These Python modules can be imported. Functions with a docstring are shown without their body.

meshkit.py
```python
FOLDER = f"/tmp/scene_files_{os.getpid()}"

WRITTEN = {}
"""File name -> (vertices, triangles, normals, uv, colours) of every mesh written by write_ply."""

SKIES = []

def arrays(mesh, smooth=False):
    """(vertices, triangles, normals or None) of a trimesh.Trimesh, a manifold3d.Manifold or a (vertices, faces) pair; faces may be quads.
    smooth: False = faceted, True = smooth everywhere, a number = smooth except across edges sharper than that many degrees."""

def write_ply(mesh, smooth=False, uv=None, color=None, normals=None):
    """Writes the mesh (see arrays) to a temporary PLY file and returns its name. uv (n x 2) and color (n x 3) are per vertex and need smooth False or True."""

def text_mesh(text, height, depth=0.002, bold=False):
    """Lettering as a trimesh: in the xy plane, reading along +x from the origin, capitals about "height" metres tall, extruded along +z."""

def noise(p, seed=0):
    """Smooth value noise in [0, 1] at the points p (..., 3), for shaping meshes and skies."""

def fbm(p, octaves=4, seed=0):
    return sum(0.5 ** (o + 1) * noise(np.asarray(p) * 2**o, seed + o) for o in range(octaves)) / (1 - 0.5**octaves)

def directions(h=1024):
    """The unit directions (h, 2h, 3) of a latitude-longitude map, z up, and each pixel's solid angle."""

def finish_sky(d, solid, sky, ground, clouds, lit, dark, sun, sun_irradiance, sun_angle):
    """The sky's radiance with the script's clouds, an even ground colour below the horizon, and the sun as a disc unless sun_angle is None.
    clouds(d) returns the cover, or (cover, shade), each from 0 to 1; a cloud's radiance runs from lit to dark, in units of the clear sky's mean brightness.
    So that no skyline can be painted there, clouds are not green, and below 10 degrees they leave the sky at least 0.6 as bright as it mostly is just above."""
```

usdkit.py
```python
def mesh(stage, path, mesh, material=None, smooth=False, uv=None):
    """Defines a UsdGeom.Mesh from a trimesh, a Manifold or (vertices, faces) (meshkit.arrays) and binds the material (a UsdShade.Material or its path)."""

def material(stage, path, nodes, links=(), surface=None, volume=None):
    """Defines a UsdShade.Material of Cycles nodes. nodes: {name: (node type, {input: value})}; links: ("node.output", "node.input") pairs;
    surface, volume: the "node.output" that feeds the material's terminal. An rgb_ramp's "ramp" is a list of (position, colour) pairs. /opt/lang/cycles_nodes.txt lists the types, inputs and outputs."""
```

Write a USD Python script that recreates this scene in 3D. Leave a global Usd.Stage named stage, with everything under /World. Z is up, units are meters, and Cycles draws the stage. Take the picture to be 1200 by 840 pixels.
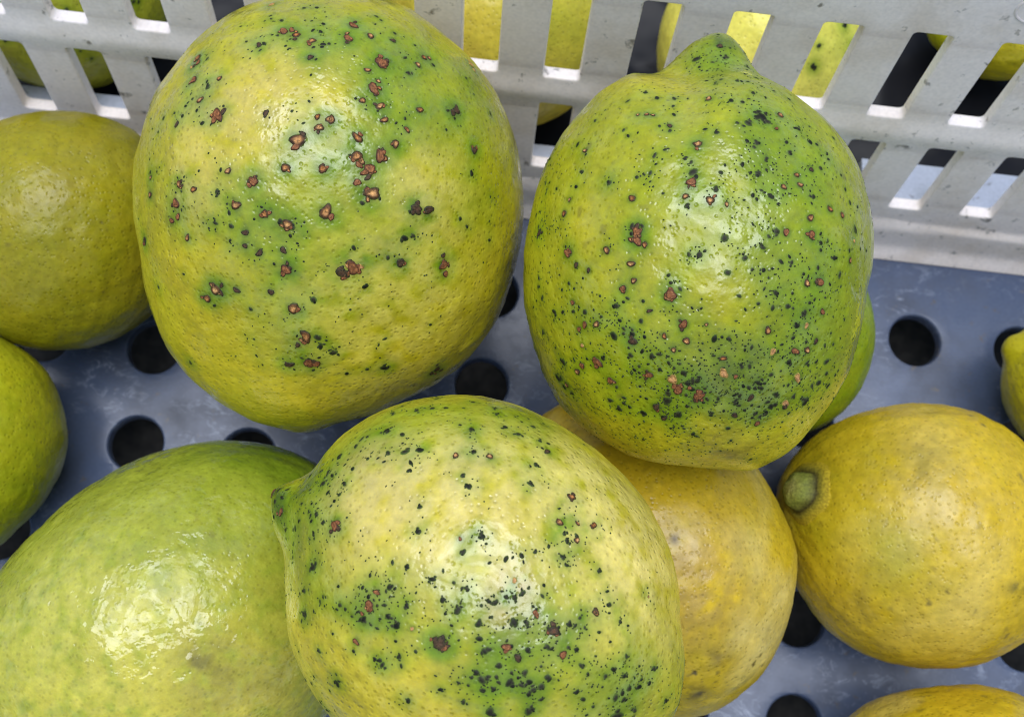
import math, numpy as np, trimesh, manifold3d as m3, usdkit, meshkit
from scipy.spatial import cKDTree
from pxr import Usd, UsdGeom, UsdLux, UsdShade, Gf, Sdf, Vt

stage = Usd.Stage.CreateInMemory()
UsdGeom.SetStageUpAxis(stage, 'Z'); UsdGeom.SetStageMetersPerUnit(stage, 1.0)
UsdGeom.Xform.Define(stage, '/World'); UsdGeom.Scope.Define(stage, '/World/Looks')
MM = 0.001

# ------------------------------------------------------------------ camera, sky, light, exposure
EXPOSURE = 1.12
CAM_RIGHT = np.array([0.9936, 0.10456, 0.04272]); CAM_UP = np.array([-0.11207, 0.95989, 0.25702]); CAM_BACK = np.array([-0.01413, -0.26016, 0.96546])
CAM_AT = np.array([92.98, -104.09, 249.95])                       # millimetres
FPX = 1327.85                                                       # focal length in pixels of a 1200 wide picture
cam = UsdGeom.Camera.Define(stage, '/World/camera')
cam.CreateHorizontalApertureAttr(36.0); cam.CreateVerticalApertureAttr(36.0 * 716 / 1024)
cam.CreateFocalLengthAttr(36.0 * FPX / 1200); cam.CreateClippingRangeAttr(Gf.Vec2f(0.01, 100))
cam.CreateFStopAttr(34.0); cam.CreateFocusDistanceAttr(0.168)
cam.CreateExposureAttr(EXPOSURE)
Mx = Gf.Matrix4d(*CAM_RIGHT, 0, *CAM_UP, 0, *CAM_BACK, 0, *(CAM_AT * MM), 1)
cam.AddTransformOp().Set(Mx)

SUN_DIR = np.array([-0.05, 0.12, 1.0]); SUN_DIR /= np.linalg.norm(SUN_DIR)      # towards the bright part of the cloudy sky
sky_mat = usdkit.material(stage, '/World/Looks/sky', {
    's': ('sky_texture', {'sky_type': 'single_scattering', 'sun_disc': False, 'sun_elevation': math.asin(SUN_DIR[2]), 'sun_rotation': math.atan2(SUN_DIR[0], SUN_DIR[1])}),
    'b': ('background_shader', {'strength': 0.072})}, [('s.color', 'b.color')], surface='b.background')
dome = UsdLux.DomeLight.Define(stage, '/World/sky')
UsdShade.MaterialBindingAPI.Apply(dome.GetPrim()).Bind(sky_mat)
dome.GetPrim().SetCustomDataByKey('kind', 'structure')
sun = UsdLux.DistantLight.Define(stage, '/World/sun')
sun.CreateIntensityAttr(0.40); sun.CreateAngleAttr(52.0); sun.CreateNormalizeAttr(True); sun.CreateColorAttr(Gf.Vec3f(0.965, 0.99, 1.04))
zz = SUN_DIR; xx = np.cross([0, 1, 0], zz); xx /= np.linalg.norm(xx); yy = np.cross(zz, xx)
sun.AddTransformOp().Set(Gf.Matrix4d(*xx, 0, *yy, 0, *zz, 0, 0, 0, 3, 1))

def at(x, y, z):
    """The point (mm) at height z behind the pixel (x, y) of the 1200 wide photograph."""
    v = CAM_RIGHT * (x - 600) / FPX + CAM_UP * (420 - y) / FPX - CAM_BACK
    t = (z - CAM_AT[2]) / v[2]
    return CAM_AT + v * t, t / FPX                                  # point, mm per pixel

def project(P):
    q = P - CAM_AT; d = -(q @ CAM_BACK)
    return np.stack([600 + FPX * (q @ CAM_RIGHT) / d, 420 - FPX * (q @ CAM_UP) / d], 1)

# ------------------------------------------------------------------ helpers
used = {}
def numbered(path):
    n = used.get(path, -1) + 1; used[path] = n
    return path if n == 0 else f'{path}_{n:03d}'

def say(prim, label=None, cat=None, group=None, kind=None):
    for k, v in (('label', label), ('category', cat), ('group', group), ('kind', kind)):
        if v: prim.SetCustomDataByKey(k, v)

def thing(name, label, cat, loc, group=None):
    x = UsdGeom.Xform.Define(stage, numbered('/World/' + name)); x.AddTranslateOp().Set(Gf.Vec3d(*map(float, loc)))
    say(x.GetPrim(), label, cat, group)
    return x.GetPrim()

def obj(name, mesh, mat, parent=None, smooth=False, color=None, label=None, kind=None, normals=None):
    path = numbered((str(parent.GetPath()) if parent else '/World') + '/' + name)
    m = usdkit.mesh(stage, path, mesh, mat, smooth)
    if color is not None:
        pv = UsdGeom.PrimvarsAPI(m).CreatePrimvar('skin', Sdf.ValueTypeNames.Color3fArray, 'vertex')
        pv.Set(Vt.Vec3fArray.FromNumpy(np.ascontiguousarray(color, np.float32)))
    say(m.GetPrim(), label, kind=kind)
    return m.GetPrim()

def fbm(P, size, octaves=3, seed=0):
    return meshkit.fbm(np.asarray(P) / size + 91.7, octaves, seed) * 2 - 1

# ------------------------------------------------------------------ materials
def skin_material(name, rough=(0.24, 0.42), pore=0.9, wet=0.0, spec=0.5, film=0.0):
    n = {'a': ('attribute', {'attribute': 'skin'}),
         'tc': ('texture_coordinate', {}),
         'n1': ('noise_texture', {'scale': 900.0, 'detail': 3.0, 'roughness': 0.6}),
         'r1': ('map_range', {'from_min': 0.25, 'from_max': 0.75, 'to_min': 0.84, 'to_max': 1.14}),
         'n2': ('noise_texture', {'scale': 190.0, 'detail': 4.0, 'roughness': 0.6}),
         'r2': ('map_range', {'from_min': 0.3, 'from_max': 0.7, 'to_min': 0.88, 'to_max': 1.1}),
         'v': ('voronoi_texture', {'feature': 'f1', 'scale': 1000.0, 'randomness': 0.95}),
         'pit': ('map_range', {'range_type': 'smoothstep', 'from_min': 0.05, 'from_max': 0.4, 'to_min': 0.0, 'to_max': 1.0, 'clamp': True}),
         'pc': ('map_range', {'from_min': 0.0, 'from_max': 1.0, 'to_min': 0.82, 'to_max': 1.02}),
         'm1': ('math', {'math_type': 'multiply'}), 'm2': ('math', {'math_type': 'multiply'}),
         'c': ('vector_math', {'math_type': 'scale'}),
         'n3': ('noise_texture', {'scale': 150.0, 'detail': 5.0, 'roughness': 0.65, 'distortion': 0.6}),
         'rr': ('map_range', {'from_min': 0.42, 'from_max': 0.6, 'to_min': rough[0], 'to_max': rough[1], 'clamp': True}),
         'n4': ('noise_texture', {'scale': 330.0, 'detail': 3.0, 'roughness': 0.55}),
         'b1': ('bump', {'strength': 0.5, 'distance': 0.00017 * pore}),
         'b2': ('bump', {'strength': 0.45 + 0.4 * wet, 'distance': 0.0004}),
         'n5': ('noise_texture', {'scale': 2600.0, 'detail': 2.0}),
         'b3': ('bump', {'strength': 0.25, 'distance': 0.00005}),
         'p': ('principled_bsdf', {'specular_ior_level': spec, 'subsurface_weight': 0.12, 'subsurface_scale': 0.0016, 'subsurface_radius': (1.0, 0.75, 0.15), 'subsurface_method': 'random_walk',
                                   'coat_weight': wet, 'coat_roughness': 0.06}),
         'n6': ('noise_texture', {'scale': 210.0 if film else 120.0, 'detail': 6.0, 'roughness': 0.7, 'distortion': 1.2}),
         'cw': ('map_range', {'range_type': 'smoothstep', 'from_min': 0.42, 'from_max': 0.56, 'to_min': wet * 1.5, 'to_max': wet * 0.35, 'clamp': True}),
         'cr': ('map_range', {'from_min': 0.40, 'from_max': 0.60, 'to_min': film or 0.13, 'to_max': 0.10 if film else 0.36, 'clamp': True}),
         'n7': ('noise_texture', {'scale': 200.0 if film else 300.0, 'detail': 1.5, 'roughness': 0.45, 'distortion': 1.4}),
         'b4': ('bump', {'strength': 0.9 if film else 0.28, 'distance': 0.0006 if film else 0.0004})}
    l = [(f'tc.object', f'{k}.vector') for k in ('n1', 'n2', 'v', 'n3', 'n4', 'n5', 'n6', 'n7')]
    l += [('n1.fac', 'r1.value'), ('n2.fac', 'r2.value'), ('v.distance', 'pit.value'), ('pit.result', 'pc.value'), ('r1.result', 'm1.value1'), ('r2.result', 'm1.value2'),
          ('m1.value', 'm2.value1'), ('pc.result', 'm2.value2'), ('a.color', 'c.vector1'), ('m2.value', 'c.scale'), ('c.vector', 'p.base_color'),
          ('n3.fac', 'rr.value'), ('rr.result', 'p.roughness'),
          ('n4.fac', 'b2.height'), ('b2.normal', 'b1.normal'), ('pit.result', 'b1.height'), ('b1.normal', 'b3.normal'), ('n5.fac', 'b3.height'), ('b3.normal', 'p.normal')]
    l += [('n6.fac', 'cr.value'), ('n6.fac', 'cw.value'), ('cw.result', 'p.coat_weight'), ('cr.result', 'p.coat_roughness'), ('n7.fac', 'b4.height'), ('b1.normal', 'b4.normal'), ('b4.normal', 'p.coat_normal')]
    return usdkit.material(stage, '/World/Looks/' + name, n, l, surface='p.BSDF')

SKIN = skin_material('waxy_skin', rough=(0.26, 0.42), wet=0.72, pore=1.0, spec=0.25)
WET = skin_material('wet_skin', rough=(0.35, 0.45), pore=0.45, wet=0.8, film=0.05, spec=0.2)
DULL = skin_material('dull_skin', rough=(0.32, 0.5), pore=1.0, wet=0.2, spec=0.25)
SCAB = usdkit.material(stage, '/World/Looks/scab', {
    'a': ('attribute', {'attribute': 'skin'}), 'tc': ('texture_coordinate', {}),
    'n': ('noise_texture', {'scale': 2300.0, 'detail': 3.0}), 'r': ('map_range', {'from_min': 0.3, 'from_max': 0.7, 'to_min': 0.6, 'to_max': 1.35}),
    'c': ('vector_math', {'math_type': 'scale'}), 'b': ('bump', {'strength': 0.6, 'distance': 0.00012}),
    'p': ('principled_bsdf', {'roughness': 0.6, 'specular_ior_level': 0.22})},
    [('tc.object', 'n.vector'), ('n.fac', 'r.value'), ('a.color', 'c.vector1'), ('r.result', 'c.scale'), ('c.vector', 'p.base_color'), ('n.fac', 'b.height'), ('b.normal', 'p.normal')], surface='p.BSDF')

def plastic(name, base, stain, rough, spec=0.5, dirt_scale=60.0, speck=0.63, streak=None):
    n = {'g': ('geometry', {}),
         'n1': ('noise_texture', {'scale': dirt_scale, 'detail': 5.0, 'roughness': 0.62}),
         'd1': ('map_range', {'range_type': 'smoothstep', 'from_min': 0.42, 'from_max': 0.72, 'to_min': 0.0, 'to_max': 0.85, 'clamp': True}),
         'mx': ('mix_color', {'a': base, 'b': stain}),
         'n2': ('noise_texture', {'scale': 300.0, 'detail': 3.0, 'roughness': 0.6, 'distortion': 0.2}),
         'd2': ('map_range', {'from_min': speck, 'from_max': speck + 0.09, 'to_min': 0.0, 'to_max': 0.8, 'clamp': True}),
         'mx2': ('mix_color', {'b': (0.10, 0.085, 0.07)}),
         'n3': ('noise_texture', {'scale': 1400.0, 'detail': 3.0}),
         'd3': ('map_range', {'from_min': 0.3, 'from_max': 0.7, 'to_min': 0.92, 'to_max': 1.06}),
         'c': ('vector_math', {'math_type': 'scale'}),
         'rr': ('map_range', {'from_min': 0.35, 'from_max': 0.65, 'to_min': rough - 0.1, 'to_max': rough + 0.14}),
         'b': ('bump', {'strength': 0.25, 'distance': 0.0002}),
         'p': ('principled_bsdf', {'specular_ior_level': spec, 'subsurface_weight': 0.15, 'subsurface_scale': 0.002, 'subsurface_radius': (1.0, 0.9, 0.7)})}
    l = [(f'g.position', f'{k}.vector') for k in ('n1', 'n2', 'n3')]
    l += [('n1.fac', 'd1.value'), ('d1.result', 'mx.fac'), ('n2.fac', 'd2.value'), ('d2.result', 'mx2.fac'), ('n3.fac', 'd3.value'), ('d3.result', 'c.scale'),
          ('n1.fac', 'rr.value'), ('rr.result', 'p.roughness'), ('n1.fac', 'b.height'), ('b.normal', 'p.normal'), ('mx.result', 'mx2.a'), ('c.vector', 'p.base_color')]
    last = 'mx2.result'
    if streak:
        n.update({'mp': ('mapping', {'mapping_type': 'point', 'rotation': (0, 0, 0.9), 'scale': (1.0, 1.7, 1.0)}),
                  'n5': ('noise_texture', {'scale': 190.0, 'detail': 6.0, 'roughness': 0.8, 'distortion': 0.8}),
                  'n6': ('noise_texture', {'scale': 38.0, 'detail': 2.0}), 'd6': ('map_range', {'from_min': 0.42, 'from_max': 0.6, 'to_min': 0.0, 'to_max': 1.0, 'clamp': True}), 'm6': ('math', {'math_type': 'multiply'}),
                  'd5': ('map_range', {'from_min': 0.53, 'from_max': 0.68, 'to_min': 0.0, 'to_max': 0.75, 'clamp': True}),
                  'mx5': ('mix_color', {'b': streak})})
        l += [('g.position', 'mp.vector'), ('mp.vector', 'n5.vector'), ('n5.fac', 'd5.value'), ('g.position', 'n6.vector'), ('n6.fac', 'd6.value'), ('d5.result', 'm6.value1'), ('d6.result', 'm6.value2'), ('m6.value', 'mx5.fac'), ('mx2.result', 'mx5.a')]
        last = 'mx5.result'
    l.append((last, 'c.vector1'))
    return usdkit.material(stage, '/World/Looks/' + name, n, l, surface='p.BSDF')

WALL = plastic('wall_plastic', (0.97, 0.86, 0.785), (0.76, 0.64, 0.53), 0.42, speck=0.63)
FLOOR = plastic('shaded_floor_plastic', (0.070, 0.094, 0.160), (0.036, 0.044, 0.066), 0.27, spec=0.38, dirt_scale=45.0, speck=0.63, streak=(0.34, 0.39, 0.50))  # white plastic like the wall; shade and sky blue put into its base
RIB = plastic('rib_plastic', (0.42, 0.45, 0.52), (0.3, 0.32, 0.36), 0.35)
LINER = usdkit.material(stage, '/World/Looks/black_plastic', {'p': ('principled_bsdf', {'base_color': (0.01, 0.01, 0.012), 'roughness': 0.3, 'specular_ior_level': 0.12})}, surface='p.BSDF')
GROUND = usdkit.material(stage, '/World/Looks/ground', {'g': ('geometry', {}), 'n': ('noise_texture', {'scale': 300.0, 'detail': 4.0}),
    'r': ('rgb_ramp', {'ramp': [(0.3, (0.02, 0.02, 0.02)), (0.7, (0.06, 0.055, 0.05))]}), 'p': ('principled_bsdf', {'roughness': 0.9})},
    [('g.position', 'n.vector'), ('n.fac', 'r.fac'), ('r.color', 'p.base_color')], surface='p.BSDF')

# ------------------------------------------------------------------ the ground
g = trimesh.creation.box((6, 6, 0.02)); g.apply_translation((0.1, -0.1, -0.040))
say(obj('ground', g, GROUND), 'dark ground below the crate', kind='structure')

# ------------------------------------------------------------------ the crate
DRAFT = 0.13644
U0, PITCH, SLOT = -0.11, 16.0, 7.13
LB, LT, UB, UT = 18.97, 42.76, 51.09, 75.64
THICK, TOP = 2.8, 96.0
X0, X1, YF = -72.0, 264.0, -196.0
GX, GY, GP, GQ = 15.96, -43.53, 24.81, 22.05
crate = thing('plastic_crate', 'pale plastic crate with slotted wall and round-holed floor under the lemons', 'crate', (0, 0, 0))

def to_manifold(v, f):
    t = trimesh.Trimesh(v, f, process=True)
    if t.volume < 0: t.invert()
    return m3.Manifold(m3.Mesh(np.asarray(t.vertices, np.float32), np.asarray(t.faces, np.uint32)))

def loft(rings):
    k = len(rings[0]); v = [np.asarray(r, float) for r in rings]; f = []
    for a in range(len(rings) - 1):
        for i in range(k):
            j = (i + 1) % k; p, q = a * k, (a + 1) * k
            f += [(p + i, p + j, q + j), (p + i, q + j, q + i)]
    V = np.vstack(v + [v[0].mean(0)[None], v[-1].mean(0)[None]]); c0, c1 = len(V) - 2, len(V) - 1
    for i in range(k):
        j = (i + 1) % k; f += [(c0, j, i), (c1, (len(rings) - 1) * k + i, (len(rings) - 1) * k + j)]
    return to_manifold(V, f)

def rounded(x0, x1, y0, y1, r, o, n=6):
    x0 -= o; x1 += o; y0 -= o; y1 += o; r = max(r + o, 0.2); out = []
    for cx, cy, a in ((x1 - r, y1 - r, 0), (x0 + r, y1 - r, 90), (x0 + r, y0 + r, 180), (x1 - r, y0 + r, 270)):
        for t in np.radians(a + np.linspace(0, 90, n)): out.append((cx + r * math.cos(t), cy + r * math.sin(t)))
    return np.array(out)

# wall built flat in (x, s, n): s up the wall, n outwards through it; then bent into place
def cutter(x0, x1, s0, s1):
    rings = []
    for n, o in ((-4.0, 1.0), (-0.001, 0.34), (0.07, 0.18), (0.18, 0.07), (0.36, 0.0), (2.3, -0.1), (THICK + 0.001, 0.25), (THICK + 3, 1.2)):
        xy = rounded(x0, x1, s0, s1, 0.85, o); rings.append(np.column_stack([xy, np.full(len(xy), n)]))
    return loft(rings)

wall = m3.Manifold.cube((X1 - X0, TOP, THICK)).translate((X0, 0, 0))
cuts = []
n0 = math.ceil((X0 - U0 + 4) / PITCH); n1 = math.floor((X1 - U0 - SLOT - 4) / PITCH)
for i in range(n0, n1 + 1):
    x = U0 + PITCH * i
    cuts += [cutter(x, x + SLOT, LB, LT), cutter(x, x + SLOT, UB, UT)]
wall = wall - m3.Manifold.batch_boolean(cuts, m3.OpType.Add)

def bend(P):
    P = np.array(P, float); x, s, n = P.T
    n = n - 0.75 * np.exp(-((s - 46.3) / 3.4) ** 2) - 1.0 / (1 + np.exp((s - 12.6) / 0.28)) - 1.5 * np.exp(-(s / 2.2) ** 2) * (n < 1.4)
    n = n + 0.12 * fbm(np.column_stack([x, s, 0 * x]), 26, 2, 5)
    return np.column_stack([x, s * math.sin(DRAFT) + n * math.cos(DRAFT), s * math.cos(DRAFT) - n * math.sin(DRAFT)]) * MM

def band(s0, s1): return wall ^ m3.Manifold.cube((X1 - X0 + 10, s1 - s0, 40)).translate((X0 - 5, s0, -20))
def as_mesh(m, size): 
    m = m.refine_to_length(size); r = m.to_mesh(); return trimesh.Trimesh(bend(r.vert_properties[:, :3]), r.tri_verts, process=False)
E = 2.2
for s0, s1 in ((0, LB + E), (LT - E, UB + E), (UT - E, TOP)):
    obj('rail', as_mesh(band(s0, s1), 1.5), WALL, crate, smooth=35)
for s0, s1 in ((LB + E, LT - E), (UB + E, UT - E)):
    for piece in band(s0, s1).decompose():
        obj('slat', as_mesh(piece, 2.5), WALL, crate, smooth=35)
for x0, x1, deep in ((X0, 171.0, 4.2), (171.0, X1, 10.5)):
    rib = m3.Manifold.cube((x1 - x0, 2.4, deep)).translate((x0, 14.6, THICK + 0.02))
    obj('outer_rib', as_mesh(rib, 4.0), RIB, crate, smooth=35)

# ring left by the mould high on the wall
def ring(cx, cs, r, w):
    t = np.linspace(0, 2 * np.pi, 40, endpoint=False); rr = []
    for o, n in ((-w, 0.02), (-w * .4, -0.14), (w * .4, -0.14), (w, 0.02)):
        rr.append(np.column_stack([cx + (r + o) * np.cos(t), cs + (r + o) * np.sin(t) * 0.9, np.full(40, n)]))
    v = np.vstack(rr); f = [(a * 40 + i, a * 40 + (i + 1) % 40, (a + 1) * 40 + (i + 1) % 40, (a + 1) * 40 + i) for a in range(3) for i in range(40)]
    return trimesh.Trimesh(bend(v), [t for q in f for t in ((q[0], q[1], q[2]), (q[0], q[2], q[3]))], process=False)
obj('mould_ring', ring(177.4, 84.5, 3.4, 0.35), WALL, crate, smooth=True)

# floor with round holes
def hole(x, y):
    t = np.linspace(0, 2 * np.pi, 36, endpoint=False); rings = []
    for z, r in ((-6, 5.9), (-2.0, 6.0), (-0.9, 6.02), (-0.45, 6.1), (-0.15, 6.25), (0.001, 6.5), (1.0, 7.6)):
        rings.append(np.column_stack([x + r * np.cos(t), y + r * np.sin(t), np.full(36, z)]))
    return loft(rings)
floor = m3.Manifold.cube((X1 - X0, -YF - 1.0, 3.0)).translate((X0, YF, -3.0))
hs = [hole(GX + GP * i, GY + GQ * j) for i in range(-3, 10) for j in range(-6, 2)]
floor = floor - m3.Manifold.batch_boolean(hs, m3.OpType.Add)
fm = floor.refine_to_length(2.5).to_mesh(); fv = fm.vert_properties[:, :3].astype(float)
fv[:, 2] += 0.18 * fbm(fv * [1, 1, 0], 30, 3, 8)
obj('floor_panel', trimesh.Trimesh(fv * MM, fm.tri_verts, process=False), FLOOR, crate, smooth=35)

# black sheet under the lemons on the far side of the wall
gx, gy = np.meshgrid(np.linspace(-80, 270, 260), np.linspace(4.5, 150, 110), indexing='ij')
P = np.column_stack([gx.ravel(), gy.ravel(), 0 * gx.ravel()])
hz = -3.5 + 3.0 * np.abs(fbm(P, 30, 4, 21)) + 1.0 * fbm(P, 9, 2, 22)
P[:, 2] = np.minimum(hz, -0.3)
idx = np.arange(260 * 110).reshape(260, 110)
f = np.vstack([np.column_stack([idx[:-1, :-1].ravel(), idx[1:, :-1].ravel(), idx[1:, 1:].ravel()]), np.column_stack([idx[:-1, :-1].ravel(), idx[1:, 1:].ravel(), idx[:-1, 1:].ravel()])])
say(obj('plastic_sheet', trimesh.Trimesh(P * MM, f, process=False), LINER, smooth=True), 'crumpled black plastic sheet under the lemons behind the slotted wall', 'sheet')

# ------------------------------------------------------------------ lemons
SPHERE = {k: trimesh.creation.icosphere(subdivisions=k) for k in (5, 6, 7)}
YEL, GRN, DGR = np.array([0.545, 0.425, 0.014]), np.array([0.155, 0.245, 0.005]), np.array([0.05, 0.10, 0.005])

def lemon(label, px, A, C, phi, tau, z, level=6, mat=None, nip=(4.0, 0.30), nip_shift=(0, 0), egg=0.0, dent=0.0, seed=0, green=0.3, blunt=0.0, blobs=(), yel=YEL, grn=GRN, lump=1.0, rough=1.0, pale=0.0, freckle=0.0, stains=(), outline=()):
    """px: where its centre is seen; A, C: half width and half length as seen (pixels); phi, tau: where its tip points; z: height of its centre (mm)."""
    mat = mat or DULL
    c, s = at(*px, z); a, cc = A * s * .985, C * s * .985
    ph, ta = math.radians(phi), math.radians(tau)
    ax = math.cos(ta) * (math.cos(ph) * CAM_RIGHT + math.sin(ph) * CAM_UP) + math.sin(ta) * CAM_BACK
    e1 = np.cross(ax, CAM_BACK); e1 /= np.linalg.norm(e1); F = np.stack([e1, np.cross(ax, e1), ax])       # rows: local axes in the world
    S = SPHERE[level]; U = np.array(S.vertices); off = seed * 37.7
    th = np.arccos(np.clip(U[:, 2], -1, 1))
    p = np.column_stack([a * U[:, 0] * (1 + egg * U[:, 2]), a * U[:, 1] * (1 + egg * U[:, 2]), cc * U[:, 2]])
    p[:, :2] *= (np.clip(1 - U[:, 2:3] ** 2, 1e-6, 1) ** (-blunt / 2))
    w = np.exp(-(th / nip[1]) ** 3) if nip[1] else 0 * th
    p[:, 2] += nip[0] * w; p[:, 0] += nip_shift[0] * w; p[:, 1] += nip_shift[1] * w
    p[:, 2] += dent * np.exp(-((np.pi - th) / 0.28) ** 2)
    nr = p / [a * a, a * a, cc * cc]; nr /= np.linalg.norm(nr, axis=1, keepdims=True)
    q = p + off
    d = 0.8 * lump * fbm(q, 24, 2, seed) + 0.30 * rough * fbm(q, 7.5, 3, seed + 3)
    ang = np.arctan2(U[:, 1], U[:, 0]); st = np.column_stack([np.cos(ang) * 6, np.sin(ang) * 6, U[:, 2] * 1.2 + 0 * ang])
    d += 0.22 * rough * fbm(st * 4 + off, 3.0, 2, seed + 9) * (0.3 + np.abs(U[:, 2])) * np.sqrt(np.clip(1 - U[:, 2] ** 2, 0, 1))
    d += 0.10 * rough * fbm(q, 2.2, 2, seed + 5)
    p = p + nr * d[:, None]
    W = p @ F + c
    if len(outline):                                                # lumps and flats: pull the body to its real, uneven outline
        scr = project(W); cp = project(c[None])[0]; dxy = scr - cp; aa = np.arctan2(dxy[:, 1], dxy[:, 0]); rr = np.hypot(*dxy.T)
        pts = np.array(outline, float) - cp; ta_ = np.arctan2(pts[:, 1], pts[:, 0]); want = np.hypot(*pts.T); o = np.argsort(ta_); ta_, want = ta_[o], want[o]
        have = np.array([rr[np.abs((aa - t + np.pi) % (2 * np.pi) - np.pi) < .025].max() for t in ta_]); ratio = want / have
        A_, R_ = [], []
        for k in range(len(ta_)):
            A_.append(ta_[k]); R_.append(ratio[k]); nx = ta_[(k + 1) % len(ta_)] + (2 * np.pi if k + 1 == len(ta_) else 0)
            if nx - ta_[k] > 1.1: A_ += [ta_[k] + .5, nx - .5]; R_ += [1 + .35 * (ratio[k] - 1), 1 + .35 * (ratio[(k + 1) % len(ta_)] - 1)]
        A_ = np.array(A_); R_ = np.array(R_); o = np.argsort(A_ % (2 * np.pi)); A_, R_ = (A_ % (2 * np.pi))[o], R_[o]
        g_ = np.interp(np.linspace(0, 2 * np.pi, 720, endpoint=False), A_, R_, period=2 * np.pi)
        kern = np.exp(-np.linspace(-2, 2, 15) ** 2); g_ = np.convolve(np.concatenate([g_[-20:], g_, g_[:20]]), kern / kern.sum(), 'same')[20:-20]
        f_ = np.interp(aa % (2 * np.pi), np.linspace(0, 2 * np.pi, 720, endpoint=False), g_, period=2 * np.pi)
        far = np.clip(rr / np.interp(aa, ta_, have, period=2 * np.pi), 0, 1)
        k = (f_ - 1) * far ** 1.2
        W = W + k[:, None] * (((W - c) @ CAM_RIGHT)[:, None] * CAM_RIGHT + ((W - c) @ CAM_UP)[:, None] * CAM_UP)
    base = np.array([c[0], c[1], W[:, 2].min()])
    v, f, n = meshkit.arrays(trimesh.Trimesh(W, S.faces, process=False), True)
    # skin colour
    gmask = np.full(len(v), float(green)) + 0.20 * fbm(q, 16, 3, seed + 11) + 0.10 * fbm(q, 4.5, 4, seed + 12) + 0.07 * fbm(q, 1.5, 2, seed + 13)
    scr = project(v); front = ((CAM_AT - v) * n).sum(1) > 0
    fi = np.where(front)[0]; tree = cKDTree(scr[fi])
    def on(x, y): return fi[tree.query(np.column_stack([np.atleast_1d(x), np.atleast_1d(y)]))[1]]
    for (bx, by, br, bg) in blobs:
        i = on(bx, by)[0]; r = br * s
        k = np.exp(-((v - v[i]) ** 2).sum(1) / r ** 2 * (1 + 0.5 * fbm(q, 9, 2, seed + 17)))
        gmask = gmask * (1 - k) + (bg + 0.20 * fbm(q, 6, 4, seed + 14)) * k
    return dict(label=label, mat=mat, v=v, f=f, n=n, q=q, g=gmask, on=on, s=s, c=c, base=base, F=F, yel=np.asarray(yel), grn=np.asarray(grn), seed=seed, pale=pale, freckle=freckle, a=a, stains=stains, tree3=cKDTree(v))

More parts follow.
